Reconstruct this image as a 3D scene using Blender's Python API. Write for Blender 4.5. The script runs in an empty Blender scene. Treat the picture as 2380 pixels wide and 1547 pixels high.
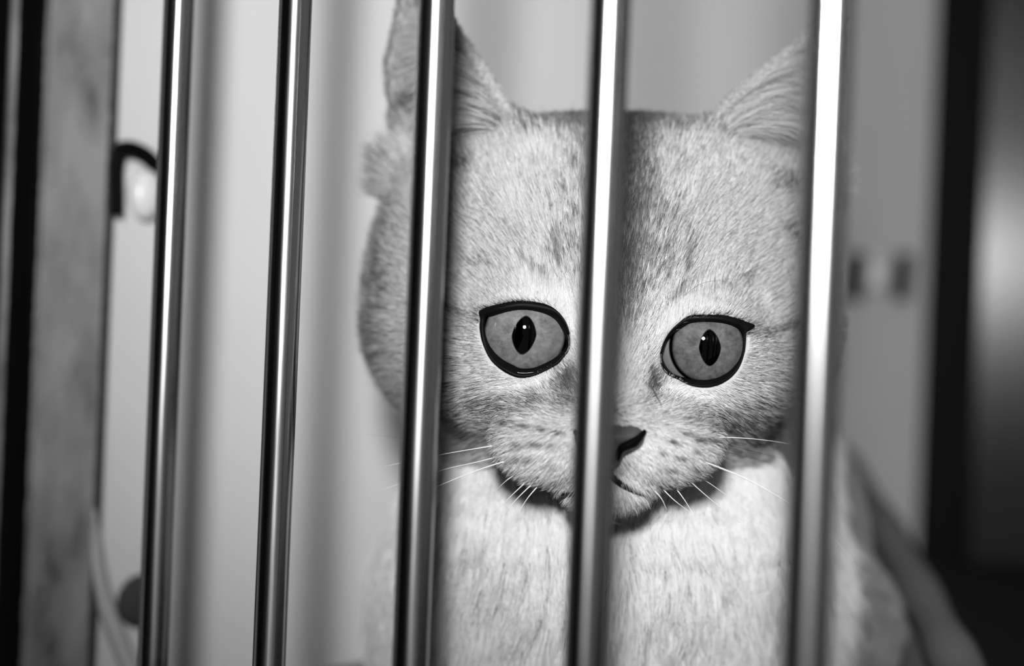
import bpy, math, random
import numpy as np
from mathutils import Vector, Matrix
from mathutils.bvhtree import BVHTree

random.seed(7)
rng = np.random.default_rng(11)
scene = bpy.context.scene
COL = scene.collection
MM = 0.001

# ------------------------------------------------------------------ camera
FPX = 2380 * 50 / 36.0                     # 50 mm lens on 36 mm film, in pixels of the 2380x1547 frame
ROLL = math.radians(2.31)
CAM = np.array([0.0, 0.0, 0.125])          # the cage floor is z = 0, the lens 125 mm above it
RT = np.array([math.cos(ROLL), 0, math.sin(ROLL)])
UP = np.array([-math.sin(ROLL), 0, math.cos(ROLL)])
FW = np.array([0.0, 1.0, 0.0])
cd = bpy.data.cameras.new('camera')
cam = bpy.data.objects.new('camera', cd)
COL.objects.link(cam)
cam.matrix_world = Matrix(((RT[0], UP[0], -FW[0], CAM[0]), (RT[1], UP[1], -FW[1], CAM[1]),
                           (RT[2], UP[2], -FW[2], CAM[2]), (0, 0, 0, 1)))
cd.sensor_fit = 'HORIZONTAL'
cd.sensor_width = 36.0
cd.lens = 50.0
cd.clip_start = 0.005
cd.clip_end = 20
cd.dof.use_dof = True
cd.dof.focus_distance = 0.345
cd.dof.aperture_fstop = 4.2
scene.camera = cam

# ------------------------------------------------------------------ world, flash, exposure
world = bpy.data.worlds.new('World')
scene.world = world
world.use_nodes = True
world.node_tree.nodes['Background'].inputs[0].default_value = (0.5, 0.5, 0.5, 1)
world.node_tree.nodes['Background'].inputs[1].default_value = 0.34
scene.view_settings.view_transform = 'Standard'
scene.view_settings.look = 'None'
scene.view_settings.exposure = 0.0
scene.view_settings.gamma = 1.0
scene.view_settings.use_curve_mapping = False
cy = scene.cycles                            # few bounces are enough for one flash and a small cage
cy.max_bounces = 5
cy.diffuse_bounces = 3
cy.glossy_bounces = 3
cy.transmission_bounces = 3
cy.caustics_reflective = False
cy.caustics_refractive = False
cy.adaptive_threshold = 0.04
scene.cycles_curves.subdivisions = 1


def aim(o, target):
    o.rotation_euler = (Vector(target) - o.location).to_track_quat('-Z', 'Y').to_euler()


ld = bpy.data.lights.new('camera_flash', 'SPOT')
ld.energy = 20.0
ld.shadow_soft_size = 0.026
ld.spot_size = math.radians(69)
ld.spot_blend = 1.0
flash = bpy.data.objects.new('camera_flash', ld)
COL.objects.link(flash)
flash.location = (-0.027, -0.120, CAM[2] + 0.122)
aim(flash, (0.12, 0.50, CAM[2] + 0.085))


# ------------------------------------------------------------------ helpers
def W(px, py, Z):
    """point seen at pixel (px, py) at depth Z millimetres -> world metres"""
    return CAM + Z * MM * ((px - 1190) / FPX * RT + (773.5 - py) / FPX * UP + FW)


def XZ(X, Z, h):
    """camera-right X mm, depth Z mm, height h mm above the lens -> world"""
    return np.array([X * MM, Z * MM, CAM[2] + h * MM])


def mesh_obj(name, verts, faces, mat, parent=None, smooth=True, subsurf=0):
    me = bpy.data.meshes.new(name)
    me.from_pydata([tuple(map(float, v)) for v in verts], [], [tuple(map(int, f)) for f in faces])
    if smooth:
        me.polygons.foreach_set('use_smooth', [True] * len(me.polygons))
    me.materials.append(mat)
    me.update()
    o = bpy.data.objects.new(name, me)
    COL.objects.link(o)
    if parent is not None:
        o.parent = parent
        o.matrix_parent_inverse = parent.matrix_world.inverted()
    if subsurf:
        m = o.modifiers.new('sub', 'SUBSURF')
        m.levels = m.render_levels = subsurf
    return o


def empty(name, loc):
    o = bpy.data.objects.new(name, None)
    COL.objects.link(o)
    o.location = loc
    o.empty_display_size = 0.02
    bpy.context.view_layer.update()
    return o


def tag(o, label, cat=None, group=None, kind=None):
    if label:
        o['label'] = label
    if cat:
        o['category'] = cat
    if group:
        o['group'] = group
    if kind:
        o['kind'] = kind
    return o


def mat(name, col=0.5, rough=0.5, metal=0.0, **kw):
    m = bpy.data.materials.new(name)
    m.use_nodes = True
    b = m.node_tree.nodes['Principled BSDF']
    b.inputs['Base Color'].default_value = (col, col, col, 1)
    b.inputs['Roughness'].default_value = rough
    b.inputs['Metallic'].default_value = metal
    for k, v in kw.items():
        b.inputs[k.replace('_', ' ')].default_value = v
    return m


def N(m, t, **kw):
    n = m.node_tree.nodes.new(t)
    for k, v in kw.items():
        setattr(n, k, v)
    return n


def L(m, a, b):
    m.node_tree.links.new(a, b)


def ramp(m, fac, stops):
    r = N(m, 'ShaderNodeValToRGB')
    e = r.color_ramp.elements
    while len(e) < len(stops):
        e.new(0.5)
    for k, (p, v) in enumerate(stops):
        e[k].position = p
        e[k].color = (v, v, v, 1)
    L(m, fac, r.inputs[0])
    return r


def noise(m, scale=(1, 1, 1), s=1.0, detail=4.0, rough=0.55, coord='Object'):
    tc = N(m, 'ShaderNodeTexCoord')
    mp = N(m, 'ShaderNodeMapping')
    mp.inputs['Scale'].default_value = scale
    L(m, tc.outputs[coord], mp.inputs[0])
    n = N(m, 'ShaderNodeTexNoise')
    n.inputs['Scale'].default_value = s
    n.inputs['Detail'].default_value = detail
    n.inputs['Roughness'].default_value = rough
    L(m, mp.outputs[0], n.inputs['Vector'])
    return n


def bsdf(m):
    return m.node_tree.nodes['Principled BSDF']


def tube(path, radii, seg=12, cap=True):
    """swept round tube through world points -> verts, faces"""
    P = np.array(path, float)
    n = len(P)
    T = np.gradient(P, axis=0)
    T /= np.linalg.norm(T, axis=1)[:, None]
    ref = np.array([0.31, 0.2, 0.93])
    V, F = [], []
    a = np.cross(T[0], ref)
    a /= np.linalg.norm(a)
    for k in range(n):
        a = a - T[k] * a.dot(T[k])
        a /= np.linalg.norm(a)
        b = np.cross(T[k], a)
        for j in range(seg):
            t = 2 * math.pi * j / seg
            V.append(P[k] + radii[k] * (math.cos(t) * a + math.sin(t) * b))
    for k in range(n - 1):
        for j in range(seg):
            F.append((k * seg + j, k * seg + (j + 1) % seg, (k + 1) * seg + (j + 1) % seg, (k + 1) * seg + j))
    if cap:
        F.append(tuple(range(seg))[::-1])
        F.append(tuple(range((n - 1) * seg, n * seg)))
    return V, F


def prism(profile, z0, z1, bevel=0.0):
    """closed plan polygon [(x,y)] in metres extruded between heights; small chamfer top and bottom is left out of view"""
    n = len(profile)
    V = [(p[0], p[1], z0) for p in profile] + [(p[0], p[1], z1) for p in profile]
    F = [(k, (k + 1) % n, n + (k + 1) % n, n + k) for k in range(n)]
    F += [tuple(range(n))[::-1], tuple(range(n, 2 * n))]
    return V, F


def smooth_path(pts, n=24):
    """Catmull-Rom through points"""
    p = np.array(pts, float)
    p = np.vstack([2 * p[0] - p[1], p, 2 * p[-1] - p[-2]])
    out = []
    m = len(p) - 3
    for k in range(m):
        for t in np.linspace(0, 1, max(2, n // m), endpoint=(k == m - 1)):
            a, b, c, d = p[k:k + 4]
            out.append(0.5 * ((2 * b) + (c - a) * t + (2 * a - 5 * b + 4 * c - d) * t * t + (3 * b - a - 3 * c + d) * t ** 3))
    return np.array(out)


# ------------------------------------------------------------------ materials
M_bar = mat('polished_steel_bar', 0.40, 0.24, 1.0)
tg = N(M_bar, 'ShaderNodeTangent', direction_type='RADIAL', axis='Z')
L(M_bar, tg.outputs[0], bsdf(M_bar).inputs['Tangent'])
bsdf(M_bar).inputs['Anisotropic'].default_value = 0.55
bsdf(M_bar).inputs['Anisotropic Rotation'].default_value = 0.25
nz = noise(M_bar, (900, 900, 14), 1.0, 5)
L(M_bar, ramp(M_bar, nz.outputs[0], [(0.3, 0.19), (0.75, 0.33)]).outputs[0], bsdf(M_bar).inputs['Roughness'])
n2 = noise(M_bar, (1500, 1500, 60), 1.0, 3)
bp = N(M_bar, 'ShaderNodeBump')
bp.inputs['Strength'].default_value = 0.06
bp.inputs['Distance'].default_value = 0.0003
L(M_bar, n2.outputs[0], bp.inputs['Height'])
L(M_bar, bp.outputs[0], bsdf(M_bar).inputs['Normal'])

M_wall = mat('light_painted_panel', 0.78, 0.45)
nz = noise(M_wall, (1, 1, 1), 9.0, 3)
L(M_wall, ramp(M_wall, nz.outputs[0], [(0.3, 0.80), (0.7, 0.86)]).outputs[0], bsdf(M_wall).inputs['Base Color'])

M_dark = mat('dark_glossy_panel', 0.010, 0.24, Specular_IOR_Level=0.28)
M_black = mat('black_matt_metal', 0.003, 0.6, Specular_IOR_Level=0.06)
M_floor = mat('dark_cage_floor', 0.012, 0.7, Specular_IOR_Level=0.1)
M_post = mat('blotched_galvanised_steel', 0.4, 0.5, 0.6)
nz = noise(M_post, (1, 1, 0.45), 60.0, 4, 0.5)
L(M_post, ramp(M_post, nz.outputs[0], [(0.30, 0.12), (0.44, 0.42), (0.62, 0.62)]).outputs[0], bsdf(M_post).inputs['Base Color'])
n2 = noise(M_post, (1, 1, 0.6), 300.0, 3)
bp = N(M_post, 'ShaderNodeBump')
bp.inputs['Strength'].default_value = 0.3
bp.inputs['Distance'].default_value = 0.0006
L(M_post, n2.outputs[0], bp.inputs['Height'])
L(M_post, bp.outputs[0], bsdf(M_post).inputs['Normal'])
M_darkgrey = mat('dark_grey_matt', 0.06, 0.8, Specular_IOR_Level=0.1)  # dark grey of the shadow-gap strip and the blob on the panel
M_knob = mat('white_plastic', 0.85, 0.3)
M_cushion = mat('grey_fabric', 0.11, 0.9, Specular_IOR_Level=0.1)
M_cord = mat('grey_cord', 0.5, 0.6)

# ------------------------------------------------------------------ the cage: structure
Z0 = 0.0
ZT = 0.36
BX, BZ, SX, SZ = -92.4, 380.0, 36.42, -33.04         # first bar and the step from bar to bar, mm
e = np.array([SX, SZ]); e /= np.linalg.norm(e)        # along the bars, towards the right
nn = np.array([-e[1], e[0]])                          # into the cage
corner = np.array([BX, BZ]) + np.array([SX, SZ]) * (-1.37)


def plan(d_in, along=0.0):
    p = corner + nn * d_in + e * along
    return np.array([p[0] * MM, p[1] * MM])


# left side panel (the light panel behind the bars), a 3 mm sheet
DEPTH = 585.0
V, F = prism([plan(18, -2), plan(DEPTH, -2), plan(DEPTH, -5), plan(18, -5)], Z0, ZT)
tag(mesh_obj('wall_left', V, F, M_wall, smooth=False), 'pale painted side panel of the cage behind the bars', kind='structure')
# rear panel, dark and glossy, turned a little towards the lens
bdir = np.array([0.95, -0.31]); bdir /= np.linalg.norm(bdir)
bn = np.array([-bdir[1], bdir[0]])
c2 = corner + nn * (DEPTH + 6)
p0 = c2 + bdir * 26
p1 = c2 + bdir * 420
V, F = prism([p0 * MM, p1 * MM, (p1 + bn * 4) * MM, (p0 + bn * 4) * MM], Z0, ZT)
tag(mesh_obj('wall_back', V, F, M_dark, smooth=False), 'dark glossy rear panel of the cage at the right', kind='structure')
V, F = prism([c2 * MM, (c2 + bdir * 27) * MM, (c2 + bdir * 27 + bn * 20) * MM, (c2 + bn * 20 - bdir * 8) * MM], Z0, ZT)
tag(mesh_obj('trim_1', V, F, M_black, smooth=False), 'black upright corner trim between side and rear panels', kind='structure')
# floor
V, F = prism([plan(-30, -40), plan(DEPTH + 60, -40), plan(DEPTH + 60, 560), plan(-30, 560)], -0.012, Z0)
tag(mesh_obj('floor', V, F, M_floor, smooth=False), 'dark floor of the cage', kind='structure')

# unseen roof of the cage, added to dim ambient light deep inside
V, F = prism([plan(-8, -6), plan(DEPTH + 30, -6), plan(DEPTH + 30, 420), plan(-8, 420)], ZT, ZT + 0.004)
tag(mesh_obj('ceiling', V, F, M_wall, smooth=False), 'unseen pale roof sheet added over the cage', kind='structure')
# unseen black panel left of the lens, added so the bars reflect dark
V, F = prism([(-0.21, -0.90), (-0.19, -0.90), (-0.19, 0.36), (-0.21, 0.36)], -0.30, 0.75)
tag(mesh_obj('added_dark_panel', V, F, M_black, smooth=False), 'unseen black panel added left of the gate to darken the bar reflections', kind='structure')

# ------------------------------------------------------------------ barred gate: post, rails, bars
gate = empty('barred_gate', (BX * MM, BZ * MM, Z0))
tag(gate, 'cage gate of upright polished steel bars in front of the cat', 'cage gate')
for i in range(-1, 7):
    if i == -1:
        continue
    c = np.array([BX + SX * i, BZ + SZ * i]) * MM
    path = [(c[0], c[1], z) for z in np.linspace(0.004, ZT - 0.006, 12)]
    V, F = tube(path, [0.00405] * 12, 40)
    mesh_obj('bar', V, F, M_bar, gate)
for nm, z0, z1 in (('bottom_rail', 0.0, 0.012), ('top_rail', ZT - 0.014, ZT)):
    a = corner * MM
    b = (np.array([BX, BZ]) + np.array([SX, SZ]) * 6.6) * MM
    h = nn * 6 * MM
    V, F = prism([a - h, b - h, b + h, a + h], z0, z1)
    mesh_obj(nm, V, F, M_bar, gate, smooth=False)


def wavy_strip(u0, u1, off, thick, zs, amp, seed):
    """upright flat steel strip in the plane of the side panel, edges slightly dented"""
    r = np.random.default_rng(seed)
    V, F = [], []
    for z in zs:
        j = r.normal(0, amp, 4)
        for (u, a, k) in ((u0, off, 0), (u1, off, 1), (u1, off - thick, 1), (u0, off - thick, 0)):
            p = plan(u + j[k], a)
            V.append((p[0], p[1], z))
    n = len(zs)
    for k in range(n - 1):
        for j in range(4):
            F.append((4 * k + j, 4 * k + (j + 1) % 4, 4 * k + 4 + (j + 1) % 4, 4 * k + 4 + j))
    F += [(0, 1, 2, 3), (4 * n - 1, 4 * n - 2, 4 * n - 3, 4 * n - 4)]
    return V, F


V, F = wavy_strip(0, 20.5, 2.0, 3.5, np.linspace(0, ZT, 160), 0.10, 3)
mesh_obj('hinge_post', V, F, M_post, gate, smooth=False)
V, F = prism([plan(20.6, 1.6), plan(23.6, 1.6), plan(23.6, -1.6), plan(20.6, -1.6)], Z0, ZT)
mesh_obj('shadow_gap_strip', V, F, M_darkgrey, gate, smooth=False)  # dark strip built in place of the shadow line between post and panel
# dark return flange in front of the post and outer frame post
V, F = prism([plan(0.4, 1.0), plan(0.4, -30), plan(3.4, -30), plan(3.4, 1.0)], Z0, ZT)
mesh_obj('rear_flange', V, F, M_black, gate, smooth=False)
fp = empty('frame_post', tuple(plan(-10, -16)) + (Z0,))
tag(fp, 'narrow grey outer frame post at the far left edge', 'post')
V, F = prism([plan(-6, -12), plan(-6, -20), plan(-26, -20), plan(-26, -12)], Z0, ZT)
mesh_obj('upright', V, F, M_black, fp, smooth=False)
V, F = wavy_strip(-5.6, -3.4, -11.0, 8.0, np.linspace(0, ZT, 120), 0.06, 5)
mesh_obj('edge_strip', V, F, M_post, fp, smooth=False)

# ------------------------------------------------------------------ bracket with a white knob on the side panel, cord, cushion
def wall_pt(px, py, off=0.0):
    """where the sight line of a pixel meets the side panel, moved off mm out of it"""
    d = (px - 1190) / FPX * RT + (773.5 - py) / FPX * UP + FW
    d2 = np.array([d[0], d[1]])
    base = plan(0, -2 + off)
    n2 = e
    t = (base - CAM[:2]).dot(n2) / d2.dot(n2)
    return CAM + d * t


br = empty('wall_bracket', tuple(wall_pt(300, 500)))
tag(br, 'black arched bracket around a white knob beside the blotched steel post', 'bracket')
arch = [wall_pt(x, y, 3.0) for x, y in ((268, 500), (268, 440), (268, 385), (276, 352), (305, 346), (340, 362), (366, 392), (384, 430), (392, 480))]
V, F = tube(smooth_path(arch, 40), [0.0026] * len(smooth_path(arch, 40)), 14)
mesh_obj('arch', V, F, M_black, br)


def ellipsoid(c, axes, nu=24, nv=14):
    V, F = [], []
    for j in range(nv + 1):
        th = math.pi * j / nv
        for i in range(nu):
            ph = 2 * math.pi * i / nu
            V.append(c + axes[0] * math.sin(th) * math.cos(ph) + axes[1] * math.sin(th) * math.sin(ph) + axes[2] * math.cos(th))
    for j in range(nv):
        for i in range(nu):
            F.append((j * nu + i, j * nu + (i + 1) % nu, (j + 1) * nu + (i + 1) % nu, (j + 1) * nu + i))
    return V, F


inw = np.array([nn[0], nn[1], 0]); outw = np.array([e[0], e[1], 0]); zz = np.array([0, 0, 1.0])
V, F = ellipsoid(wall_pt(338, 452, 3.5), (inw * 0.0058, outw * 0.0040, zz * 0.0080))
mesh_obj('knob', V, F, M_knob, br)
# the same kind of bracket further back on the panel
br2 = empty('wall_bracket', tuple(wall_pt(2050, 700)))
tag(br2, 'blurred dark double bracket far back on the side panel, right of the bars', 'bracket')
for x0 in (1988, 2098):
    pts = [wall_pt(x0 - 4, 690, 4), wall_pt(x0, 640, 6), wall_pt(x0 + 6, 598, 4)]
    P_ = smooth_path(pts, 16)
    V, F = tube(P_, [0.005] * len(P_), 12)
    mesh_obj('prong', V, F, M_black, br2)
V, F = ellipsoid(wall_pt(2040, 640, 5), (inw * 0.007, outw * 0.004, zz * 0.009))
mesh_obj('knob', V, F, M_knob, br2)

pts = [wall_pt(205, 1180, 1), wall_pt(222, 1310, 2), wall_pt(240, 1390, 3), wall_pt(268, 1470, 5), wall_pt(300, 1550, 7), wall_pt(322, 1600, 9)]
P_ = smooth_path(pts, 30)
P_[:, 2] = np.maximum(P_[:, 2], 0.003)
V, F = tube(P_, [0.0028] * len(P_), 10)
tag(mesh_obj('cord', V, F, M_cord), 'grey cord hanging in the lower left corner beside the post', 'cord')
V, F = ellipsoid(wall_pt(326, 1395, 2.0), (inw * 0.0085, outw * 0.0030, zz * 0.0085))  # dark ellipsoid low on the panel, made up for an unidentified dark blob
tag(mesh_obj('dark_blob', V, F, M_darkgrey), 'small dark round blob low on the panel above the cord', 'stop')

a_ = np.array([W(2300, 1680, 380), W(2225, 1547, 430), W(2140, 1385, 510), W(2055, 1225, 610), W(1960, 1075, 760)])
P_ = smooth_path(a_, 40)
cu = empty('cushion', (float(P_[20][0]), float(P_[20][1]), 0.0))
tag(cu, 'dark grey cushion with a rolled edge at the lower right behind the bars', 'cushion')
V, F = tube(P_, [0.0075 + 0.0006 * math.sin(k * 0.7) for k in range(len(P_))], 20)
mesh_obj('rolled_edge', V, F, M_cushion, cu)
VB, FB = [], []
prof = ((0.006, 0.0), (0.006, 1.0), (-0.004, 0.98), (-0.010, 0.72), (-0.015, 0.55), (-0.019, 0.40), (-0.022, 0.0))
m_ = len(prof)
for k, p_ in enumerate(P_):
    for dx, z_ in prof:
        VB.append((p_[0] + dx, p_[1], (p_[2] - 0.003) * z_))
for k in range(len(P_) - 1):
    for j in range(m_):
        FB.append((m_ * k + j, m_ * k + (j + 1) % m_, m_ * k + m_ + (j + 1) % m_, m_ * k + m_ + j))
FB += [tuple(range(m_)), tuple(m_ * len(P_) - 1 - j for j in range(m_))]
mesh_obj('padding', VB, FB, M_cushion, cu)

# ------------------------------------------------------------------ the cat: implicit body
ZE = 347.0                                   # depth of the plane through the eyes, mm
X0 = (1430 - 1190) / FPX * ZE
U0 = (773.5 - 800) / FPX * ZE


def loc(px, py, f):
    """pixel and forward offset f (mm, towards the lens from the eye plane) -> head coordinates (x, u, f) mm"""
    Z = ZE - f
    return np.array([(px - 1190) / FPX * Z - X0, (773.5 - py) / FPX * Z - U0, f])


def h2w(p):
    p = np.asarray(p, float)
    return CAM + MM * ((p[..., 0:1] + X0) * RT + (p[..., 1:2] + U0) * UP + (ZE - p[..., 2:3]) * FW)


def h2px(p):
    Z = ZE - p[..., 2]
    return np.stack([1190 + FPX * (p[..., 0] + X0) / Z, 773.5 - FPX * (p[..., 1] + U0) / Z], -1)


def w2h(w):
    d = (np.asarray(w, float) - CAM) / MM
    return np.stack([d @ RT - X0, d @ UP - U0, ZE - d @ FW], -1)


def sd_ell(p, c, r):
    q = (p - np.array(c)) / np.array(r)
    k0 = np.sqrt((q * q).sum(-1))
    q2 = q / np.array(r)
    k1 = np.sqrt((q2 * q2).sum(-1)) + 1e-6
    return k0 * (k0 - 1) / k1


def sd_cone(p, a, b, ra, rb):
    a = np.array(a, float); b = np.array(b, float)
    ab = b - a
    t = np.clip(((p - a) @ ab) / ab.dot(ab), 0, 1)
    d = p - a - t[..., None] * ab
    return np.sqrt((d * d).sum(-1)) - (ra + (rb - ra) * t)


def sd_tri(p, a, b, c):
    ba, cb, ac = b - a, c - b, a - c
    pa, pb, pc = p - a, p - b, p - c
    nor = np.cross(ba, ac)
    s = (np.sign(pa @ np.cross(ba, nor)) + np.sign(pb @ np.cross(cb, nor)) + np.sign(pc @ np.cross(ac, nor)))

    def seg(v, w):
        t = np.clip((w @ v) / v.dot(v), 0, 1)
        d = v * t[..., None] - w
        return (d * d).sum(-1)
    ed = np.minimum(np.minimum(seg(ba, pa), seg(cb, pb)), seg(ac, pc))
    pl = (pa @ nor) ** 2 / nor.dot(nor)
    return np.sqrt(np.where(s < 2, ed, pl))


def smin(a, b, k):
    h = np.maximum(k - np.abs(a - b), 0) / k
    return np.minimum(a, b) - h * h * k * 0.25


def crop_pts(pts, s, ox, oy):
    return np.array([(x / s + ox, y / s + oy) for x, y in pts])


OUT = {'l': crop_pts([(505, 545), (600, 505), (760, 465), (900, 443), (1050, 450), (1200, 485), (1300, 545), (1380, 640), (1428, 760), (1448, 880),
                      (1420, 980), (1310, 1075), (1180, 1150), (1050, 1205), (930, 1218), (830, 1190), (700, 1110), (600, 1000), (535, 850), (510, 720), (512, 620)], 4.42, 1000, 600),
       'r': crop_pts([(1520, 505), (1420, 460), (1250, 408), (1100, 396), (950, 398), (850, 415), (760, 480), (685, 550), (625, 640), (588, 740), (570, 830),
                      (580, 920), (640, 990), (740, 1025), (830, 1072), (930, 1103), (1060, 1108), (1180, 1075), (1290, 1005), (1370, 905), (1417, 780), (1432, 650), (1440, 570)], 4.298, 1400, 640)}
INN = {'l': crop_pts([(580, 600), (640, 585), (760, 550), (900, 525), (1050, 532), (1200, 572), (1290, 630), (1350, 720), (1385, 800), (1395, 870),
                      (1375, 930), (1280, 1020), (1150, 1090), (1050, 1125), (930, 1128), (850, 1095), (740, 1035), (650, 950), (590, 850), (562, 740), (560, 660)], 4.42, 1000, 600),
       'r': crop_pts([(1385, 560), (1340, 515), (1250, 480), (1100, 460), (950, 462), (860, 478), (780, 530), (710, 580), (650, 655), (618, 740), (603, 815),
                      (635, 900), (690, 965), (760, 1000), (850, 1025), (940, 1038), (1050, 1040), (1160, 1015), (1260, 960), (1345, 870), (1393, 770), (1405, 650), (1402, 600)], 4.298, 1400, 640)}


def closed_smooth(pts, n):
    p = np.vstack([pts[-1], pts, pts[0], pts[1]])
    m = len(pts)
    out = []
    for t in np.linspace(0, m, n, endpoint=False):
        k = int(t); u = t - k
        a, b, c, d = p[k], p[k + 1], p[k + 2], p[min(k + 3, len(p) - 1)]
        out.append(0.5 * ((2 * b) + (c - a) * u + (2 * a - 5 * b + 4 * c - d) * u * u + (3 * b - a - 3 * c + d) * u ** 3))
    return np.array(out)


EYE_R = 12.5
eyes_px = {'l': (1222, 773), 'r': (1634, 799)}
gaze_px = {'l': (1218, 779), 'r': (1650, 808)}
EYEC = {k: loc(v[0], v[1], -12.0) for k, v in eyes_px.items()}
MX = -2.3

EARS = {
    'l': dict(A=loc(1232, 350, -22), N=loc(1138, 190, -30), T=loc(958, -80, -46), M=loc(908, 150, -52), B=loc(930, 420, -52), C=loc(1040, 250, -54)),
    'r': dict(A=loc(1622, 355, -22), N=loc(1692, 240, -29), T=loc(1950, 25, -46), M=loc(1930, 230, -50), B=loc(1895, 430, -50), C=loc(1800, 300, -54)),
}


def poly_sd(q, poly):
    """signed distance in pixels to a closed outline, negative inside"""
    best = np.full(len(q), 1e9)
    inside = np.zeros(len(q), bool)
    n = len(poly)
    for k in range(n):
        a, b = poly[k], poly[(k + 1) % n]
        ab = b - a
        w = q - a
        t = np.clip((w @ ab) / ab.dot(ab), 0, 1)
        dv = w - t[:, None] * ab
        best = np.minimum(best, (dv * dv).sum(-1))
        c1 = (a[1] > q[:, 1]) != (b[1] > q[:, 1])
        xi = ab[0] * (q[:, 1] - a[1]) / (ab[1] if abs(ab[1]) > 1e-9 else 1e-9) + a[0]
        inside ^= c1 & (q[:, 0] < xi)
    return np.where(inside, -1, 1) * np.sqrt(best)


LIDMID = {k: closed_smooth(INN[k] * 0.45 + OUT[k] * 0.55, 36) for k in 'lr'}


def sdf(p):
    d = sd_ell(p, (0, 12, -50), (52, 44, 44))
    d = smin(d, sd_ell(p, (0, -2, -31), (44, 27, 29)), 12)
    d = smin(d, sd_ell(p, (0, 24, -37), (41, 33, 30)), 14)
    for s in (-1, 1):
        d = smin(d, sd_ell(p, (s * 34, 4, -52), (29, 27, 32)), 12)
        d = smin(d, sd_ell(p, (s * 36, 24, -54), (25, 30, 28)), 12)
        d = smin(d, sd_ell(p, (s * 24, 37, -42), (24, 18, 24)), 12)
        d = smin(d, sd_ell(p, (MX + s * 12.5, -23.5, 4), (14.5, 9.8, 12.5)), 13)
        d = smin(d, sd_ell(p, (s * 24, -8, -21), (18, 13, 19)), 12)
    d = smin(d, sd_cone(p, (0, 14, -10), (MX, -15, 12), 11, 7), 8)
    d = smin(d, sd_ell(p, (MX, -20, 12), (8, 6, 6)), 5)
    d = smin(d, sd_ell(p, (MX, -34.5, 2), (11.5, 6, 10)), 4)
    d = smin(d, sd_ell(p, (-1, -25, -22), (23, 12, 22)), 8)
    # eyelids: a fold of flesh over each eyeball, opened along the outline of the lids
    for k in 'lr':
        r = np.sqrt(((p - EYEC[k]) ** 2).sum(-1))
        near = r < 24
        if not near.any():
            continue
        q = p[near]
        dd = smin(d[near], r[near] - (EYE_R + 1.5), 5)
        cut = np.where(q[..., 2] > EYEC[k][2], poly_sd(h2px(q), LIDMID[k]) * 0.105, 9.0)
        d = d.copy()
        d[near] = np.maximum(dd, -cut)
    # ears
    for k in 'lr':
        E_ = EARS[k]
        t = sd_tri(p, E_['C'], E_['A'], E_['N'])
        for a, b in (('N', 'T'), ('T', 'M'), ('M', 'B')):
            t = np.minimum(t, sd_tri(p, E_['C'], E_[a], E_[b]))
        d = smin(d, t - 1.5, 5)
        base = sd_tri(p, E_['C'], E_['A'], E_['B'])
        d = smin(d, base - 2.2, 8)
    # neck, chest, shoulders, haunch
    b = sd_ell(p, (2, -62, -82), (52, 46, 44))
    b = smin(b, sd_ell(p, (0, -47, -56), (42, 28, 36)), 40)
    b = smin(b, sd_ell(p, (0, -90, -92), (60, 38, 46)), 40)
    b = smin(b, sd_ell(p, (40, -62, -165), (55, 56, 62)), 25)
    b = smin(b, sd_ell(p, (52, -92, -128), (44, 34, 45)), 12)
    for s in (-1, 1):
        b = smin(b, sd_cone(p, (s * 27, -94, -78), (s * 25, -114, -48), 16, 9), 8)
    d = smin(d, b, 20)
    return d


def grid_mesh(fn, lo, hi, h):
    ax = [np.arange(lo[k], hi[k] + h, h) for k in range(3)]
    sh = tuple(len(a) for a in ax)
    G = np.stack(np.meshgrid(*ax, indexing='ij'), -1)
    # coarse pass, then the exact values only near the surface
    st = 4
    Dc = fn(G[::st, ::st, ::st].reshape(-1, 3)).reshape(tuple((k + st - 1) // st for k in sh))
    D = np.repeat(np.repeat(np.repeat(Dc, st, 0), st, 1), st, 2)[:sh[0], :sh[1], :sh[2]].copy()
    band = np.abs(D) < h * st * 2.2
    D[band] = fn(G[band])
    S = D < 0
    n = np.array(sh) - 1
    cnt = np.zeros(n); pos = np.zeros(tuple(n) + (3,))
    base = np.stack(np.meshgrid(*[np.arange(k) for k in n], indexing='ij'), -1)
    cor = [(a, b, c) for a in (0, 1) for b in (0, 1) for c in (0, 1)]
    for a in cor:
        for axis in range(3):
            if a[axis]:
                continue
            b = list(a); b[axis] = 1
            da = D[a[0]:a[0] + n[0], a[1]:a[1] + n[1], a[2]:a[2] + n[2]]
            db = D[b[0]:b[0] + n[0], b[1]:b[1] + n[1], b[2]:b[2] + n[2]]
            x = (da < 0) != (db < 0)
            t = np.where(x, da / np.where(x, da - db, 1), 0)
            cnt += x
            for k in range(3):
                pos[..., k] += x * (a[k] + (t if k == axis else 0))
    act = cnt > 0
    idx = -np.ones(n, int)
    idx[act] = np.arange(act.sum())
    V = (base[act] + pos[act] / cnt[act][:, None]) * h + np.array(lo)
    F = []
    for axis in range(3):
        u, v = (axis + 1) % 3, (axis + 2) % 3
        sl0 = [slice(1, n[k]) for k in range(3)]
        sl0[axis] = slice(0, n[axis])
        sl1 = [slice(1, n[k]) for k in range(3)]
        sl1[axis] = slice(1, n[axis] + 1)
        s0, s1 = S[tuple(sl0)], S[tuple(sl1)]
        for flip, msk in ((False, s0 & ~s1), (True, ~s0 & s1)):
            q = np.argwhere(msk)
            for k in range(3):
                if k != axis:
                    q[:, k] += 1
            ou = np.zeros(3, int); ou[u] = 1
            ov = np.zeros(3, int); ov[v] = 1
            f4 = [idx[tuple((q - s).T)] for s in (ou + ov, ov, 0 * ou, ou)]
            f4 = np.stack(f4, -1)
            if flip:
                f4 = f4[:, ::-1]
            F.append(f4)
    F = np.concatenate(F)
    return V, F


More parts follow.
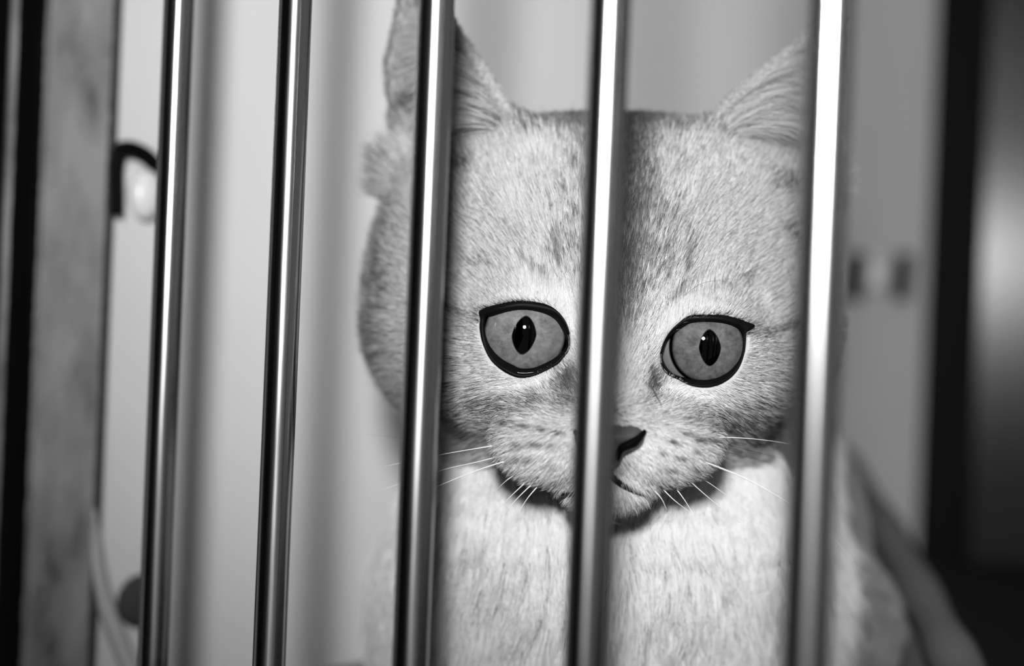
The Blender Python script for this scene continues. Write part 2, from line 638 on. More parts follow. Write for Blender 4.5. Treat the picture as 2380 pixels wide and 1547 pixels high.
def grad(p, h=0.4):
    g = np.empty_like(p)
    for k in range(3):
        o = np.zeros(3); o[k] = h
        g[:, k] = sdf(p + o) - sdf(p - o)
    return g / (np.linalg.norm(g, axis=1)[:, None] + 1e-9)


HV, HF = grid_mesh(sdf, (-75, -127, -232), (105, 118, 24), 1.5)
for _ in range(1):                           # settle vertices on the surface
    HV -= grad(HV) * sdf(HV)[:, None] * 0.7
keep = HV[:, 1] > -125
cat = empty('cat', tuple(XZ(X0 + 5, ZE + 90, 0) * np.array([1, 1, 0])))
tag(cat, 'pale silver tabby cat with wide eyes looking out between the bars', 'cat')
M_skin = mat('cat_skin', 0.38, 0.8)
WV = h2w(HV)
WV[:, 2] = np.maximum(WV[:, 2], 0.0005)
body = mesh_obj('body', WV, HF, M_skin, cat)
HN = grad(HV)
bvh = BVHTree.FromPolygons([Vector(v) for v in WV], [tuple(f) for f in HF.tolist()])


def hit(px, py):
    d = W(px, py, 1000.0) - CAM
    r = bvh.ray_cast(Vector(CAM), Vector(d).normalized())
    if r[0] is None:
        return None
    return w2h(np.array(r[0]))


# ------------------------------------------------------------------ eyes
def on_sphere(px, py, c, R):
    """sight line against a sphere, nearest approach if it misses; head coordinates"""
    o = np.array([-X0, -U0, ZE])
    q = loc(px, py, 0.0) - o
    q /= np.linalg.norm(q)
    b = (c - o).dot(q)
    m = o + q * b
    r = np.linalg.norm(m - c)
    if r < R:
        return m - q * math.sqrt(R * R - r * r)
    return c + (m - c) * R / r


M_lid = mat('black_eyelid_skin', 0.003, 0.5)
bsdf(M_lid).inputs['Specular IOR Level'].default_value = 0.06


def eye_material(kind):
    m = mat('eye_' + kind, 0.3, 1.0)
    b = bsdf(m)
    b.inputs['Coat Weight'].default_value = 1.0
    b.inputs['Coat Roughness'].default_value = 0.006
    b.inputs['Coat IOR'].default_value = 1.38
    b.inputs['Specular IOR Level'].default_value = 0.0
    tc = N(m, 'ShaderNodeTexCoord')
    sp = N(m, 'ShaderNodeSeparateXYZ')
    L(m, tc.outputs['Object'], sp.inputs[0])          # object axes: x right, y up, z towards the lens, unit = eye radius

    def math_(op, a, b_=None, c=None):
        n = N(m, 'ShaderNodeMath', operation=op)
        for k, v in enumerate((a, b_, c)):
            if v is None:
                continue
            if isinstance(v, (int, float)):
                n.inputs[k].default_value = v
            else:
                L(m, v, n.inputs[k])
        return n.outputs[0]
    x, y = sp.outputs[0], sp.outputs[1]
    rr = math_('SQRT', math_('ADD', math_('MULTIPLY', x, x), math_('MULTIPLY', y, y)))
    # slit pupil: where two discs overlap, leaning a little
    lean = 0.10 if kind == 'l' else -0.02
    xs = math_('ADD', x, math_('MULTIPLY', y, -lean))
    ax = math_('ABSOLUTE', xs)
    hw, hh = (0.240, 0.385) if kind == 'l' else (0.215, 0.365)
    dp = math_('ADD', math_('POWER', math_('DIVIDE', ax, hw), 1.7), math_('POWER', math_('DIVIDE', math_('ABSOLUTE', y), hh), 1.55))
    pup = N(m, 'ShaderNodeMapRange')
    L(m, dp, pup.inputs[0])
    pup.inputs[1].default_value = 0.93
    pup.inputs[2].default_value = 1.07
    # iris fibres and clouds
    ang = math_('ARCTAN2', y, x)
    cv = N(m, 'ShaderNodeCombineXYZ')
    L(m, math_('MULTIPLY', ang, 5.0), cv.inputs[0])
    L(m, math_('MULTIPLY', rr, 4.0), cv.inputs[1])
    n1 = N(m, 'ShaderNodeTexNoise')
    n1.inputs['Scale'].default_value = 1.8
    n1.inputs['Detail'].default_value = 6
    n1.inputs['Roughness'].default_value = 0.65
    L(m, cv.outputs[0], n1.inputs['Vector'])
    n2 = N(m, 'ShaderNodeTexNoise')
    n2.inputs['Scale'].default_value = 5.0
    n2.inputs['Roughness'].default_value = 0.65
    n2.inputs['Detail'].default_value = 5
    L(m, tc.outputs['Object'], n2.inputs['Vector'])
    mix = math_('ADD', math_('MULTIPLY', n1.outputs[0], 0.30), math_('MULTIPLY', n2.outputs[0], 0.70))
    a, c = (0.085, 0.21) if kind == 'l' else (0.05, 0.15)
    iris = ramp(m, mix, [(0.34, a), (0.66, c)])
    ri = 0.84 if kind == 'l' else 0.745
    lim = ramp(m, math_('DIVIDE', rr, ri), [(0.0, 1.0), (0.90, 0.75), (0.955, 0.0), (1.0, 0.0)])
    lim.color_ramp.elements.new(0.88).color = (0.9, 0.9, 0.9, 1)
    irl = N(m, 'ShaderNodeMixRGB', blend_type='MULTIPLY')
    irl.inputs[0].default_value = 1
    L(m, iris.outputs[0], irl.inputs[1])
    L(m, lim.outputs[0], irl.inputs[2])
    scl = N(m, 'ShaderNodeMapRange')
    L(m, rr, scl.inputs[0])
    scl.inputs[1].default_value = ri + 0.005
    scl.inputs[2].default_value = ri + 0.03
    m1 = N(m, 'ShaderNodeMixRGB')
    L(m, scl.outputs[0], m1.inputs[0])
    L(m, irl.outputs[0], m1.inputs[1])
    nas = N(m, 'ShaderNodeMapRange')                    # pale third eyelid only on the nose side
    L(m, x, nas.inputs[0])
    sg = 1 if kind == 'l' else -1
    nas.inputs[1].default_value = -0.2 * sg
    nas.inputs[2].default_value = 0.3 * sg
    nas.inputs[3].default_value = 0.004  # outer side near black: shading inside the lid put into the colour
    nas.inputs[4].default_value = 0.10 if kind == 'l' else 0.18
    L(m, nas.outputs[0], m1.inputs[2])
    m2 = N(m, 'ShaderNodeMixRGB', blend_type='MULTIPLY')
    m2.inputs[0].default_value = 1
    L(m, m1.outputs[0], m2.inputs[1])
    L(m, pup.outputs[0], m2.inputs[2])
    L(m, m2.outputs[0], b.inputs['Base Color'])
    return m


NL = 96
LID_POLY = {}
for k in 'lr':
    c = EYEC[k]
    wc = h2w(c)
    # eyeball with its own axes: z looks at the lens
    to = h2w(on_sphere(gaze_px[k][0], gaze_px[k][1], c, EYE_R)) - wc
    to /= np.linalg.norm(to)
    rx = np.cross(UP, to); rx /= np.linalg.norm(rx)
    uy = np.cross(to, rx)
    V, F = ellipsoid(np.zeros(3), (np.array([1, 0, 0.]), np.array([0, 1, 0.]), np.array([0, 0, 1.])), 64, 48)
    # slight corneal bulge
    V = [v * (1 + 0.03 * max(0.0, (v[2] - 0.70) / 0.30) ** 1.0) for v in V]
    eye = mesh_obj('eye', V, F, eye_material(k))
    eye.parent = cat
    R_ = EYE_R * MM
    eye.matrix_parent_inverse = cat.matrix_world.inverted()
    eye.matrix_basis = Matrix(((rx[0] * R_, uy[0] * R_, to[0] * R_, wc[0]), (rx[1] * R_, uy[1] * R_, to[1] * R_, wc[1]),
                               (rx[2] * R_, uy[2] * R_, to[2] * R_, wc[2]), (0, 0, 0, 1)))
    eye['label'] = 'wide grey eye with a narrow slit pupil'
    o_ = closed_smooth(OUT[k], NL)
    i_ = closed_smooth(INN[k], NL)
    LID_POLY[k] = o_
    loops = []
    for (t, R) in ((0.0, EYE_R * 0.99), (0.0, EYE_R + 0.8), (0.3, EYE_R + 1.7), (0.7, EYE_R + 2.0), (1.06, EYE_R + 1.7), (1.3, EYE_R - 0.3)):
        q = i_ + (o_ - i_) * t
        lp = np.array([on_sphere(a[0], a[1], c, R) for a in q])
        if 0.2 < t < 1.2:                         # stay proud of the skin fold around the eye
            ff = lp[:, 2].copy()
            for j, a in enumerate(q):
                h_ = hit(a[0], a[1])
                if h_ is not None and h_[2] < ff[j] + 5:
                    ff[j] = max(ff[j], h_[2] + 0.7)
            fm = np.max([np.roll(ff, j) for j in range(-2, 3)], 0)
            fm = np.mean([np.roll(fm, j) for j in range(-4, 5)], 0)
            lp = np.array([loc(a[0], a[1], f) for a, f in zip(q, fm)])
        loops.append(lp)
    VV = h2w(np.array(loops).reshape(-1, 3))
    FF = []
    for a in range(len(loops) - 1):
        for j in range(NL):
            FF.append((a * NL + j, a * NL + (j + 1) % NL, (a + 1) * NL + (j + 1) % NL, (a + 1) * NL + j))
    mesh_obj('eyelid', VV, FF, M_lid, cat)

# ------------------------------------------------------------------ nose leather
NC = loc(1416, 1020, 17.0)


def sdf_nose(p):
    q = p - NC
    d = sd_ell(q, (0, 0.5, 0), (7.2, 3.6, 5.0))
    d = smin(d, sd_ell(q, (0, -3.0, 0.5), (3.0, 3.4, 3.6)), 2.5)
    for s in (-1, 1):
        d = smin(d, sd_ell(q, (s * 5.0, 0.4, -0.5), (3.2, 2.9, 4.0)), 1.5)
        n_ = sd_cone(q, (s * 3.0, -1.6, 5.0), (s * 5.6, -0.6, 3.6), 1.1, 0.9)
        n_ = np.minimum(n_, sd_cone(q, (s * 5.6, -0.6, 3.6), (s * 7.8, 1.5, 2.2), 0.8, 0.4))
        d = -smin(-d, n_, 0.5)
    d = -smin(-d, sd_cone(q, (0, -1, 5.8), (0, -7, 4.6), 0.35, 0.35), 0.5)
    return d


V, F = grid_mesh(sdf_nose, NC - np.array([10, 9, 8]), NC + np.array([10, 7, 8]), 0.35)
M_nose = mat('dark_nose_leather', 0.05, 0.45)
nz = noise(M_nose, (1, 1, 1), 1800, 2)
bp = N(M_nose, 'ShaderNodeBump')
bp.inputs['Strength'].default_value = 0.3
bp.inputs['Distance'].default_value = 0.0002
L(M_nose, nz.outputs[0], bp.inputs['Height'])
L(M_nose, bp.outputs[0], bsdf(M_nose).inputs['Normal'])
nose = mesh_obj('nose', h2w(V), F, M_nose, cat)
nose['label'] = 'dark nose leather'
M_nos = mat('nostril_shade_black', 0.002, 0.7, Specular_IOR_Level=0.03)
for sgn in (-1, 1):
    pp = smooth_path([NC + np.array(v) * np.array([sgn, 1, 1]) for v in ((1.7, -4.6, 3.4), (2.3, -2.0, 4.6), (4.6, -0.7, 4.3), (6.6, 0.5, 3.0), (8.2, 2.0, 1.2))], 24)
    V, F = tube(h2w(pp), [MM * (0.35 + 0.65 * math.sin(math.pi * min(1, t * 1.1)) ** 0.8) for t in np.linspace(0.03, 0.88, len(pp))], 10)
    mesh_obj('nostril_shade', V, F, M_nos, nose)  # black tubes put the shade of the nostril hollows into the shape

# ------------------------------------------------------------------ lips: dark seam below the nose, parting under the pads
M_lip = mat('dark_lip', 0.01, 0.5, Specular_IOR_Level=0.15)


def seam(pxs, r):
    pp = []
    for x, y in smooth_path([(x, y, 0) for x, y in pxs], 24)[:, :2]:
        h_ = hit(x, y)
        if h_ is not None:
            pp.append(h_ + np.array([0, 0, 0.25]))
    V, F = tube(h2w(np.array(pp)), [r * MM * (1 - 0.5 * t) for t in np.linspace(0, 1, len(pp))], 8)
    mesh_obj('lip_seam', V, F, M_lip, cat)


seam([(1416, 1058), (1417, 1080), (1418, 1100)], 0.7)
seam([(1418, 1100), (1440, 1122), (1480, 1142), (1530, 1152)], 0.9)
seam([(1418, 1100), (1396, 1122), (1356, 1142), (1306, 1150)], 0.9)
SEAM = np.array([(1416, 1058), (1418, 1100), (1440, 1122), (1480, 1142), (1530, 1152), (1480, 1142), (1440, 1122), (1418, 1100), (1396, 1122), (1356, 1142), (1306, 1150)], float)

# ------------------------------------------------------------------ fur
def bump(q, cx, cy, rx, ry, ang=0.0):
    """soft spot in face coordinates"""
    a = math.radians(ang)
    dx, dy = q[:, 0] - cx, q[:, 1] - cy
    u = (dx * math.cos(a) + dy * math.sin(a)) / rx
    v = (-dx * math.sin(a) + dy * math.cos(a)) / ry
    return np.exp(-(u * u + v * v))


def sample_surface(n, weight):
    tri = np.concatenate([HF[:, [0, 1, 2]], HF[:, [0, 2, 3]]])
    a, b, c = HV[tri[:, 0]], HV[tri[:, 1]], HV[tri[:, 2]]
    ar = np.linalg.norm(np.cross(b - a, c - a), axis=1)
    w = ar * weight((a + b + c) / 3, HN[tri[:, 0]])
    t = rng.choice(len(tri), n, p=w / w.sum())
    r1 = np.sqrt(rng.random(n)); r2 = rng.random(n)
    k0, k1, k2 = 1 - r1, r1 * (1 - r2), r1 * r2
    p = a[t] * k0[:, None] + b[t] * k1[:, None] + c[t] * k2[:, None]
    nr = HN[tri[t, 0]] * k0[:, None] + HN[tri[t, 1]] * k1[:, None] + HN[tri[t, 2]] * k2[:, None]
    return p, nr / (np.linalg.norm(nr, axis=1)[:, None] + 1e-9)


def vnoise(p, scale, seed):
    """cheap smooth value noise, 0..1"""
    q = p * scale
    i = np.floor(q).astype(np.int64)
    f = q - i
    f = f * f * (3 - 2 * f)
    out = 0
    for a in (0, 1):
        for b in (0, 1):
            for c in (0, 1):
                hsh = ((i[:, 0] + a) * 73856093 ^ (i[:, 1] + b) * 19349663 ^ (i[:, 2] + c) * 83492791 ^ seed * 2654435) & 0xFFFFFF
                hsh = (hsh * 1103515245 + 12345) & 0x7FFFFFFF
                hsh = (hsh ^ (hsh >> 13)) * 1274126177 & 0x7FFFFFFF
                v = (hsh & 0xFFFF) / 65535.0
                out = out + v * (f[:, 0] if a else 1 - f[:, 0]) * (f[:, 1] if b else 1 - f[:, 1]) * (f[:, 2] if c else 1 - f[:, 2])
    return out


def is_ear(p):
    m = np.zeros(len(p), bool)
    for k in 'lr':
        E_ = EARS[k]
        t = sd_tri(p, E_['C'], E_['A'], E_['N'])
        for a, b in (('N', 'T'), ('T', 'M'), ('M', 'B')):
            t = np.minimum(t, sd_tri(p, E_['C'], E_[a], E_[b]))
        m |= t < 2.3
    return m


def w_fur(p, nr):
    view = np.array([-X0, -U0, ZE]) - p
    view /= np.linalg.norm(view, axis=1)[:, None]
    fac = (nr * view).sum(1)
    w = np.where(fac > -0.35, 1.0, 0.12)
    headz = (p[:, 1] > -48) & (p[:, 2] > -75)
    return w * np.where(headz, 1.0, 0.22)


NF = 340000
P, NR = sample_surface(NF, w_fur)
Q = h2px(P)
# keep the eyes and nose free
ok = np.ones(NF, bool)
lidd = np.full(NF, 200.0)
for k in 'lr':
    near = np.linalg.norm(P - EYEC[k], axis=1) < 26
    dd = poly_sd(Q[near], OUT[k])
    lidd[near] = np.minimum(lidd[near], dd)
ok &= lidd > 3.5
nd = sdf_nose(P)
ok &= nd > 0.25
near = (np.abs(Q[:, 0] - 1418) < 150) & (np.abs(Q[:, 1] - 1110) < 80) & (P[:, 2] > -15)
ok[near] &= np.abs(poly_sd(Q[near], SEAM)) > 7
ok &= P[:, 1] > -123
P, NR, Q, lidd, nd = P[ok], NR[ok], Q[ok], lidd[ok], nd[ok]
n = len(P)
ear = is_ear(P)
head = (P[:, 1] > -45) & (P[:, 2] > -95) & ~((P[:, 1] < -30) & (P[:, 2] < -14)) & ~((P[:, 1] < -22) & (P[:, 2] < -38))
head &= ~((P[:, 1] < -34) & ~((np.abs(P[:, 0] - MX) < 16) & (P[:, 1] > -42.5) & (P[:, 2] > -8)))
chest = ~head & ~ear

# flow of the coat
nose0 = np.array([MX, -15.0, 21.0])
D = P - nose0
D /= np.linalg.norm(D, axis=1)[:, None]
D[:, 2] -= 0.25
up_brow = np.exp(-((P[:, 0] - MX) / 16.0) ** 2) * (P[:, 1] > -12)
D[:, 1] += 0.8 * up_brow
pad = np.exp(-(((np.abs(P[:, 0] - MX) - 13) / 14) ** 2 + ((P[:, 1] + 25) / 9) ** 2)) * (P[:, 2] > -12)
D += pad[:, None] * np.stack([np.sign(P[:, 0] - MX) * 0.9, -0.55 + 0 * pad, -0.4 + 0 * pad], 1)
for k in 'lr':
    v = P - EYEC[k]
    r = np.linalg.norm(v, axis=1)
    v /= r[:, None]
    D += v * (1.6 * np.exp(-np.maximum(r - 13.5, 0) / 4.0))[:, None]
for k, s in (('l', -1), ('r', 1)):
    E_ = EARS[k]
    m = ear & (P[:, 0] * s > 0)
    t = E_['T'] - P[m]
    D[m] = t / np.linalg.norm(t, axis=1)[:, None] + np.array([0, 0, 0.2])
cd_ = np.stack([0.25 * np.sign(P[:, 0] - 2) * np.minimum(np.abs(P[:, 0] - 2) / 30, 1), -1.0 + 0 * P[:, 0], 0.1 + 0 * P[:, 0]], 1)
D[chest] = cd_[chest]
# wander of the lay
wob = np.stack([vnoise(P, 0.16, s) for s in (1, 2, 3)], 1) - 0.5
D += wob * 0.7
D -= NR * (D * NR).sum(1)[:, None]
D /= np.linalg.norm(D, axis=1)[:, None] + 1e-9

# length
Ln = np.full(n, 7.0)
rn = np.linalg.norm(P - nose0, axis=1)
Ln = 1.6 + 6.5 * np.clip((rn - 6) / 45, 0, 1) + 4.5 * np.clip((-P[:, 2] - 25) / 35, 0, 1)
Ln = Ln * (1 - 0.35 * pad)
Ln = np.where((np.abs(P[:, 0] - MX) < 14) & (P[:, 1] < -28) & (P[:, 2] > -12), np.minimum(Ln, 4.0), Ln)
Ln *= np.clip(0.22 + lidd / 80.0, 0.22, 1.0)
topz = np.clip((P[:, 1] - 35) / 20, 0, 1)
crown = topz * (P[:, 2] < -20)
Ln[ear] = 1.9
Ln = np.where(head & (P[:, 1] > 8) & (P[:, 2] > -45), Ln * 0.66, Ln)
Ln[chest] = 8.0 + 9.0 * np.clip((-34 - P[chest, 1]) / 25, 0, 1)
Ln *= rng.uniform(0.7, 1.15, n)
lift = np.where(chest, 0.30, 0.34) + 0.18 * rng.random(n)
lift = np.where(head, lift + 0.35 * crown, lift)
lift = np.where(lidd < 40, lift * 0.7, lift)
dirv = D * np.cos(lift)[:, None] + NR * np.sin(lift)[:, None] + rng.normal(0, 0.10, (n, 3))
dirv /= np.linalg.norm(dirv, axis=1)[:, None]
tip = P + dirv * Ln[:, None]

# clumps: hairs of one small cell lean to a common tip
cell = np.where(chest, 5.0, np.where(Ln < 3.2, 0.55, 0.75))
jit = np.stack([vnoise(P, 0.9, s) for s in (4, 5, 6)], 1) * 1.2
key = np.floor((P + jit) / cell[:, None]).astype(np.int64)
kid = (key[:, 0] + 512) * 4194304 + (key[:, 1] + 512) * 2048 + key[:, 2] + 512
_, inv, cnt = np.unique(kid, return_inverse=True, return_counts=True)
mean = np.stack([np.bincount(inv, tip[:, k]) / cnt for k in range(3)], 1)
cl = np.where(ear, 0.15, np.where(chest, 0.55, 0.45)) * rng.uniform(0.6, 1.1, n)
tip = tip + (mean[inv] - tip) * cl[:, None]
crand = rng.random(len(cnt))[inv]

# markings of the coat, laid out on the face
q = Q
mid = 1425 + (q[:, 1] - 300) * 0.0
T = np.full(n, 0.06)                                          # share of dark-tipped tufts
T += 0.85 * np.exp(-((q[:, 0] - 1432) / 115) ** 2) * np.clip((760 - q[:, 1]) / 150, 0, 1)       # forehead band
T += 0.6 * np.exp(-((q[:, 0] - 1448) / 42) ** 2) * np.clip((800 - q[:, 1]) / 100, 0, 1)
T += 0.8 * np.clip((350 - q[:, 1]) / 80, 0, 1) * head                                             # crown
T += 0.2 * bump(q, 1548, 560, 26, 90, 8) + 0.2 * bump(q, 1312, 560, 26, 90, -8)
T += 0.9 * bump(q, 1588, 620, 8, 50, 8) + 0.9 * bump(q, 1300, 600, 9, 50, -12)                  # brow strokes
T += 0.9 * bump(q, 1575, 695, 45, 8, -42) + 0.8 * bump(q, 1235, 630, 60, 7, 38)
T += 0.5 * bump(q, 1690, 665, 60, 20, -22) + 0.5 * bump(q, 1140, 628, 35, 14, 15)
T += 0.9 * bump(q, 1795, 770, 60, 12, -8) + 0.9 * bump(q, 1045, 722, 60, 14, 10)                  # behind the eyes
T += 0.64 * bump(q, 1185, 925, 165, 42, 6) + 0.62 * bump(q, 1690, 965, 170, 45, -8)               # under the eyes
T += 0.18 * bump(q, 1060, 840, 60, 60) + 0.18 * bump(q, 1800, 880, 60, 70)
T += 1.5 * bump(q, 1318, 885, 30, 42, -20) + 1.9 * bump(q, 1520, 885, 18, 34, 15) + 0.9 * bump(q, 1545, 885, 14, 14)                # tear corners
T += 0.35 * bump(q, 1415, 960, 70, 40)
T += 0.9 * bump(q, 1090, 975, 75, 13, 38) + 0.5 * bump(q, 1750, 1015, 70, 20, -15) + 0.6 * bump(q, 1700, 1045, 45, 10, 10)
T += 0.55 * bump(q, 1812, 440, 45, 28) + 0.5 * bump(q, 1818, 545, 26, 24) + 0.55 * bump(q, 1080, 400, 50, 26, 10)
spot = np.zeros(n)
for (x, y) in ((1190, 985), (1225, 995), (1260, 998), (1295, 1003), (1215, 1032), (1250, 1036), (1285, 1040), (1200, 1062), (1240, 1068), (1278, 1072),
               (1555, 1018), (1585, 1010), (1612, 1020), (1640, 1018), (1545, 1052), (1578, 1056), (1612, 1050), (1560, 1085), (1600, 1088)):
    spot += rng.uniform(0.9, 1.5) * bump(q, x + rng.normal(0, 5), y + rng.normal(0, 4), rng.uniform(8, 15), rng.uniform(3.5, 6), 8)
spot += 0.9 * bump(q, 1520, 882, 12, 30, 20) + 0.9 * bump(q, 1325, 885, 20, 32) + 0.6 * bump(q, 1577, 692, 40, 6, -42)
spot += 0.75 * np.exp(-((q[:, 0] - 1450) / 34) ** 2) * np.clip((820 - q[:, 1]) / 80, 0, 1) * (crand < 0.55) * head
spot += 0.6 * np.clip((330 - q[:, 1]) / 60, 0, 1) * (crand < 0.7) * head
side = np.clip((960 - q[:, 0]) / 60, 0, 1) * (q[:, 1] < 830) * head
T += 0.55 * side
Wt = 1.0 * bump(q, 1235, 893, 75, 18, -8) + 1.0 * bump(q, 1608, 912, 75, 22, -3) + 0.9 * bump(q, 1515, 785, 26, 65, 22)   # white patches
Wt += 0.8 * bump(q, 1330, 760, 14, 70, -12) + 0.8 * bump(q, 1475, 1060, 75, 40, -20) + 0.4 * bump(q, 1260, 1085, 90, 35)
Wt += 0.4 * bump(q, 1240, 690, 120, 18) + 0.4 * bump(q, 1660, 715, 110, 16)
Wt += 1.0 * bump(q, 1220, 1075, 95, 50) + 1.0 * bump(q, 1560, 1070, 110, 50)
T = T - Wt
chestw = chest & (q[:, 1] > 1000)
T[chestw] = 0.03
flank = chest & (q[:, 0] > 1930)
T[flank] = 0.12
T[ear] = 0.30
patch = vnoise(P, 0.32, 9) * 0.22 + crand * 0.78                # tufted break-up
pt = np.clip((np.clip(T, 0, 1.1) - patch) / 0.40 + 0.40, 0, 1)
dark = np.maximum(pt, np.clip(spot, 0, 1)) * rng.uniform(0.75, 1.0, n)
guard = (rng.random(n) < 0.05 + 0.05 * np.clip(T, 0, 1)) & head & (Wt < 0.4)       # single dark guard hairs
dark[guard] = 0.95
light = 0.68 + 0.16 * np.clip(Wt, 0, 1) + rng.normal(0, 0.06, n) + 0.08 * (crand - 0.5)
light[ear] = 0.46
er = np.full(n, 99.0)
for k in 'lr':
    for a_k, b_k in (('A', 'N'), ('N', 'T')):
        er = np.minimum(er, sd_cone(P, EARS[k][a_k], EARS[k][b_k], 0.0, 0.0))
vw = np.array([-X0, -U0, ZE]) - P
back = (NR * vw).sum(1) < 0
light = np.where(ear & (er < 2.2) & ~back, 0.58, light)       # pale rim along the inner edge of each ear
light = np.where(ear & back, 0.16, light)                     # darker fur on the backs
dark = np.where(ear & (er < 2.2), 0.0, dark)
light[chestw] = 0.86
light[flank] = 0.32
light = np.clip(light, 0.05, 0.92)
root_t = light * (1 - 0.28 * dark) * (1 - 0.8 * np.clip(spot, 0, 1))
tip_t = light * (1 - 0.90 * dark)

STR = []                                      # (points [n,k,3] head mm, tone [n,k], radius [n,k])
K = 5
ts = np.linspace(0, 1, K)
bend = (-NR * 0.16 + np.array([0, -0.05, 0])) * Ln[:, None]
pts = P[:, None, :] * (1 - ts)[None, :, None] + tip[:, None, :] * ts[None, :, None] + bend[:, None, :] * (ts ** 2)[None, :, None] * 0.6
bow = NR[:, None, :] * (Ln[:, None] * 0.10 * np.sin(np.pi * ts)[None, :])[:, :, None]
pts = pts + bow
tone = root_t[:, None] + (tip_t - root_t)[:, None] * np.clip((ts - 0.35) / 0.3, 0, 1)[None, :]
base_r = np.where(guard, 0.05, np.where(chest, 0.125, np.where(Ln < 3, 0.05, 0.066)))
radius = base_r[:, None] * (1 - 0.80 * ts ** 1.5)[None, :]
STR.append((pts, tone, radius))

# long pale tufts inside the ears
for k, s in (('l', -1), ('r', 1)):
    E_ = EARS[k]
    m = 2600
    t = rng.random(m) ** 0.9 * 0.72
    clump = np.floor(t * 34) + 0.5
    u = np.where(t < 0.36, t / 0.36, (t - 0.36) / 0.64)
    root = np.where((t < 0.36)[:, None], E_['A'] + (E_['N'] - E_['A']) * u[:, None], E_['N'] + (E_['T'] - E_['N']) * u[:, None])
    root = root + (E_['C'] - root) * rng.uniform(0.05, 0.5, m)[:, None] + np.array([0, 0, -1.0])
    ln = rng.uniform(14, 26, m) * (1 - 0.5 * t)
    ct = clump / 34 * 0.72
    dr = np.stack([s * np.ones(m), 0.20 + 0.35 * np.sin(clump * 2.3), 0.10 + 0.12 * np.sin(clump * 5.1)], 1) + rng.normal(0, 0.08, (m, 3))
    dr /= np.linalg.norm(dr, axis=1)[:, None]
    pp = root[:, None, :] + dr[:, None, :] * (ln[:, None] * ts[None, :])[:, :, None]
    pp[:, :, 1] += (ln[:, None] * 0.10) * np.sin(np.pi * ts)[None, :]
    pp[:, :, 2] += (ln[:, None] * 0.16) * np.sin(np.pi * ts)[None, :]
    tn = np.where(rng.random(m) < 0.15, 0.20, 0.62)[:, None] * np.ones(K)[None, :]
    STR.append((pp, tn, np.full((m, 1), 0.055) * (1 - 0.8 * ts ** 1.5)[None, :]))

# lashes over the upper lids
for k in 'lr':
    o_ = closed_smooth(OUT[k], 260)
    o_ = o_[o_[:, 1] < eyes_px[k][1] - 20]
    rts = np.array([on_sphere(x, y, EYEC[k], EYE_R + 1.4) for x, y in o_])
    o_ = np.repeat(rts, 3, 0) + rng.normal(0, 0.25, (len(rts) * 3, 3))
    m = len(o_)
    dr = o_ - EYEC[k]
    dr /= np.linalg.norm(dr, axis=1)[:, None]
    sx = np.sign(EYEC[k][0])
    dr = dr * 0.5 + np.array([0.55 * sx, 0.25, 0.1]) + rng.normal(0, 0.2, (m, 3))
    dr /= np.linalg.norm(dr, axis=1)[:, None]
    ln = rng.uniform(1.2, 3.2, m)
    pp = o_[:, None, :] + dr[:, None, :] * (ln[:, None] * ts[None, :])[:, :, None]
    STR.append((pp, np.where(rng.random(m) < 0.5, 0.03, 0.6)[:, None] * np.ones(K)[None, :], np.full((m, 1), 0.04) * (1 - 0.8 * ts)[None, :]))

PT = np.concatenate([s[0] for s in STR]).reshape(-1, 3)
TN = np.concatenate([s[1] for s in STR]).reshape(-1)
RD = np.concatenate([s[2] for s in STR]).reshape(-1) * MM
NS = sum(len(s[0]) for s in STR)
hc = bpy.data.hair_curves.new('fur')
hc.add_curves([K] * NS)
WP = h2w(PT)
WP[:, 2] = np.maximum(WP[:, 2], 0.0004)
hc.attributes['position'].data.foreach_set('vector', (WP - np.array(cat.location)).astype(np.float32).ravel())
if 'radius' not in hc.attributes:
    hc.attributes.new('radius', 'FLOAT', 'POINT')
hc.attributes['radius'].data.foreach_set('value', RD.astype(np.float32))
hc.attributes.new('tone', 'FLOAT', 'POINT').data.foreach_set('value', TN.astype(np.float32))
M_fur = mat('cat_fur', 0.7, 0.55)
at = N(M_fur, 'ShaderNodeAttribute', attribute_name='tone')
L(M_fur, at.outputs['Fac'], bsdf(M_fur).inputs['Base Color'])
bsdf(M_fur).inputs['Specular IOR Level'].default_value = 0.25
tl = N(M_fur, 'ShaderNodeBsdfTranslucent')              # light soaks through the thin hairs
L(M_fur, at.outputs['Fac'], tl.inputs['Color'])
mx = N(M_fur, 'ShaderNodeMixShader')
mx.inputs[0].default_value = 0.38
L(M_fur, bsdf(M_fur).outputs[0], mx.inputs[1])
L(M_fur, tl.outputs[0], mx.inputs[2])
L(M_fur, mx.outputs[0], M_fur.node_tree.nodes['Material Output'].inputs['Surface'])
hc.materials.append(M_fur)
fur = bpy.data.objects.new('fur', hc)
COL.objects.link(fur)
fur.parent = cat
fur['kind'] = 'stuff'
fur['label'] = 'pale ticked silver coat'

# ------------------------------------------------------------------ whiskers
M_wl = mat('white_whisker', 0.9, 0.35)
M_wd = mat('dark_whisker', 0.05, 0.4)


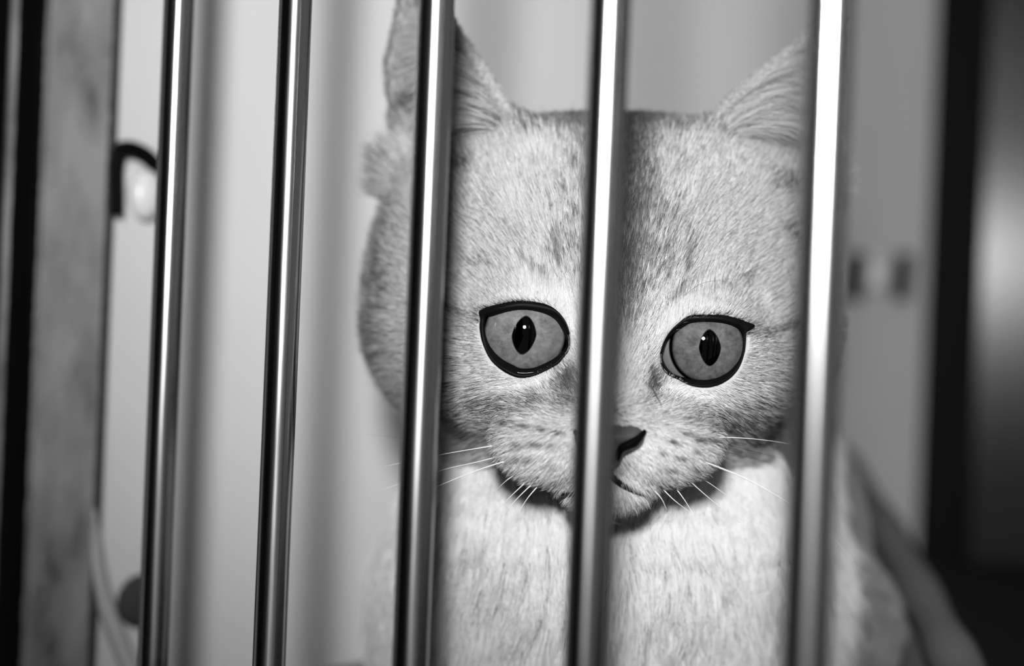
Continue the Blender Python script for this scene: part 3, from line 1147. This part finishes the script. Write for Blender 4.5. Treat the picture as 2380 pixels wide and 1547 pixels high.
def whisker(pxs, f_end, white=True, r=0.16, proud=-0.5):
    h0 = hit(*pxs[0])
    if h0 is None:
        h0 = loc(pxs[0][0], pxs[0][1], 0.0)
    f0 = h0[2]
    k = len(pxs)
    pts = [loc(x, y, f0 + (f_end - f0) * (j / (k - 1)) + (0 if j else proud)) for j, (x, y) in enumerate(pxs)]
    pp = smooth_path(pts, 18)
    V, F = tube(h2w(pp), [r * MM * (1 - 0.85 * t) for t in np.linspace(0, 1, len(pp))], 6)
    mesh_obj('whisker', V, F, M_wl if white else M_wd, cat)


for pxs, fe in (([(1180, 1030), (1100, 1043), (1020, 1057), (885, 1085)], -8), ([(1190, 1052), (1110, 1073), (1020, 1094), (868, 1144)], -12),
                ([(1205, 1062), (1110, 1092), (1018, 1129), (900, 1180)], -4), ([(1238, 1105), (1190, 1150), (1150, 1190)], 2),
                ([(1250, 1112), (1205, 1155), (1165, 1200)], 4), ([(1215, 1090), (1175, 1118), (1148, 1145)], 2), ([(1260, 1118), (1228, 1155), (1205, 1190)], 6),
                ([(1560, 1120), (1590, 1160), (1615, 1200)], 4), ([(1530, 1125), (1565, 1160), (1604, 1190)], 5), ([(1500, 1120), (1535, 1155), (1550, 1185)], 8),
                ([(1600, 1095), (1660, 1130), (1785, 1223)], -10), ([(1612, 1075), (1700, 1098), (1830, 1165)], -16), ([(1590, 1105), (1640, 1150), (1720, 1215)], 0),
                ([(1630, 1015), (1717, 1017), (1791, 1024), (1850, 1034)], -12), ([(1610, 1062), (1750, 1120), (1900, 1215), (1995, 1315)], -10)):
    whisker(pxs, fe, True)
for pxs, fe, r in (([(1250, 997), (1180, 985), (1115, 976)], 0, 0.09), ([(1260, 1003), (1100, 1010), (1000, 1022), (850, 1008)], -14, 0.08),
                   ([(1565, 1020), (1671, 1029), (1740, 1046), (1835, 1069)], -12, 0.12), ([(1600, 1032), (1690, 1050), (1765, 1071)], -10, 0.12),
                   ([(1600, 1064), (1640, 1078), (1672, 1091)], 2, 0.11),
                   ([(1580, 665), (1626, 620), (1675, 596)], 8, 0.05), ([(1585, 690), (1626, 661), (1664, 652), (1700, 655)], 10, 0.05),
                   ([(1575, 672), (1605, 630), (1640, 560)], 8, 0.05), ([(1300, 650), (1280, 610), (1265, 560)], 6, 0.05)):
    whisker(pxs, fe, False, r)
whisker([(1508, 885), (1522, 912), (1540, 945)], hit(1540, 945)[2] + 2.0, False, 0.22, 1.6)  # dark tear line below the eye corner, drawn with a whisker tube
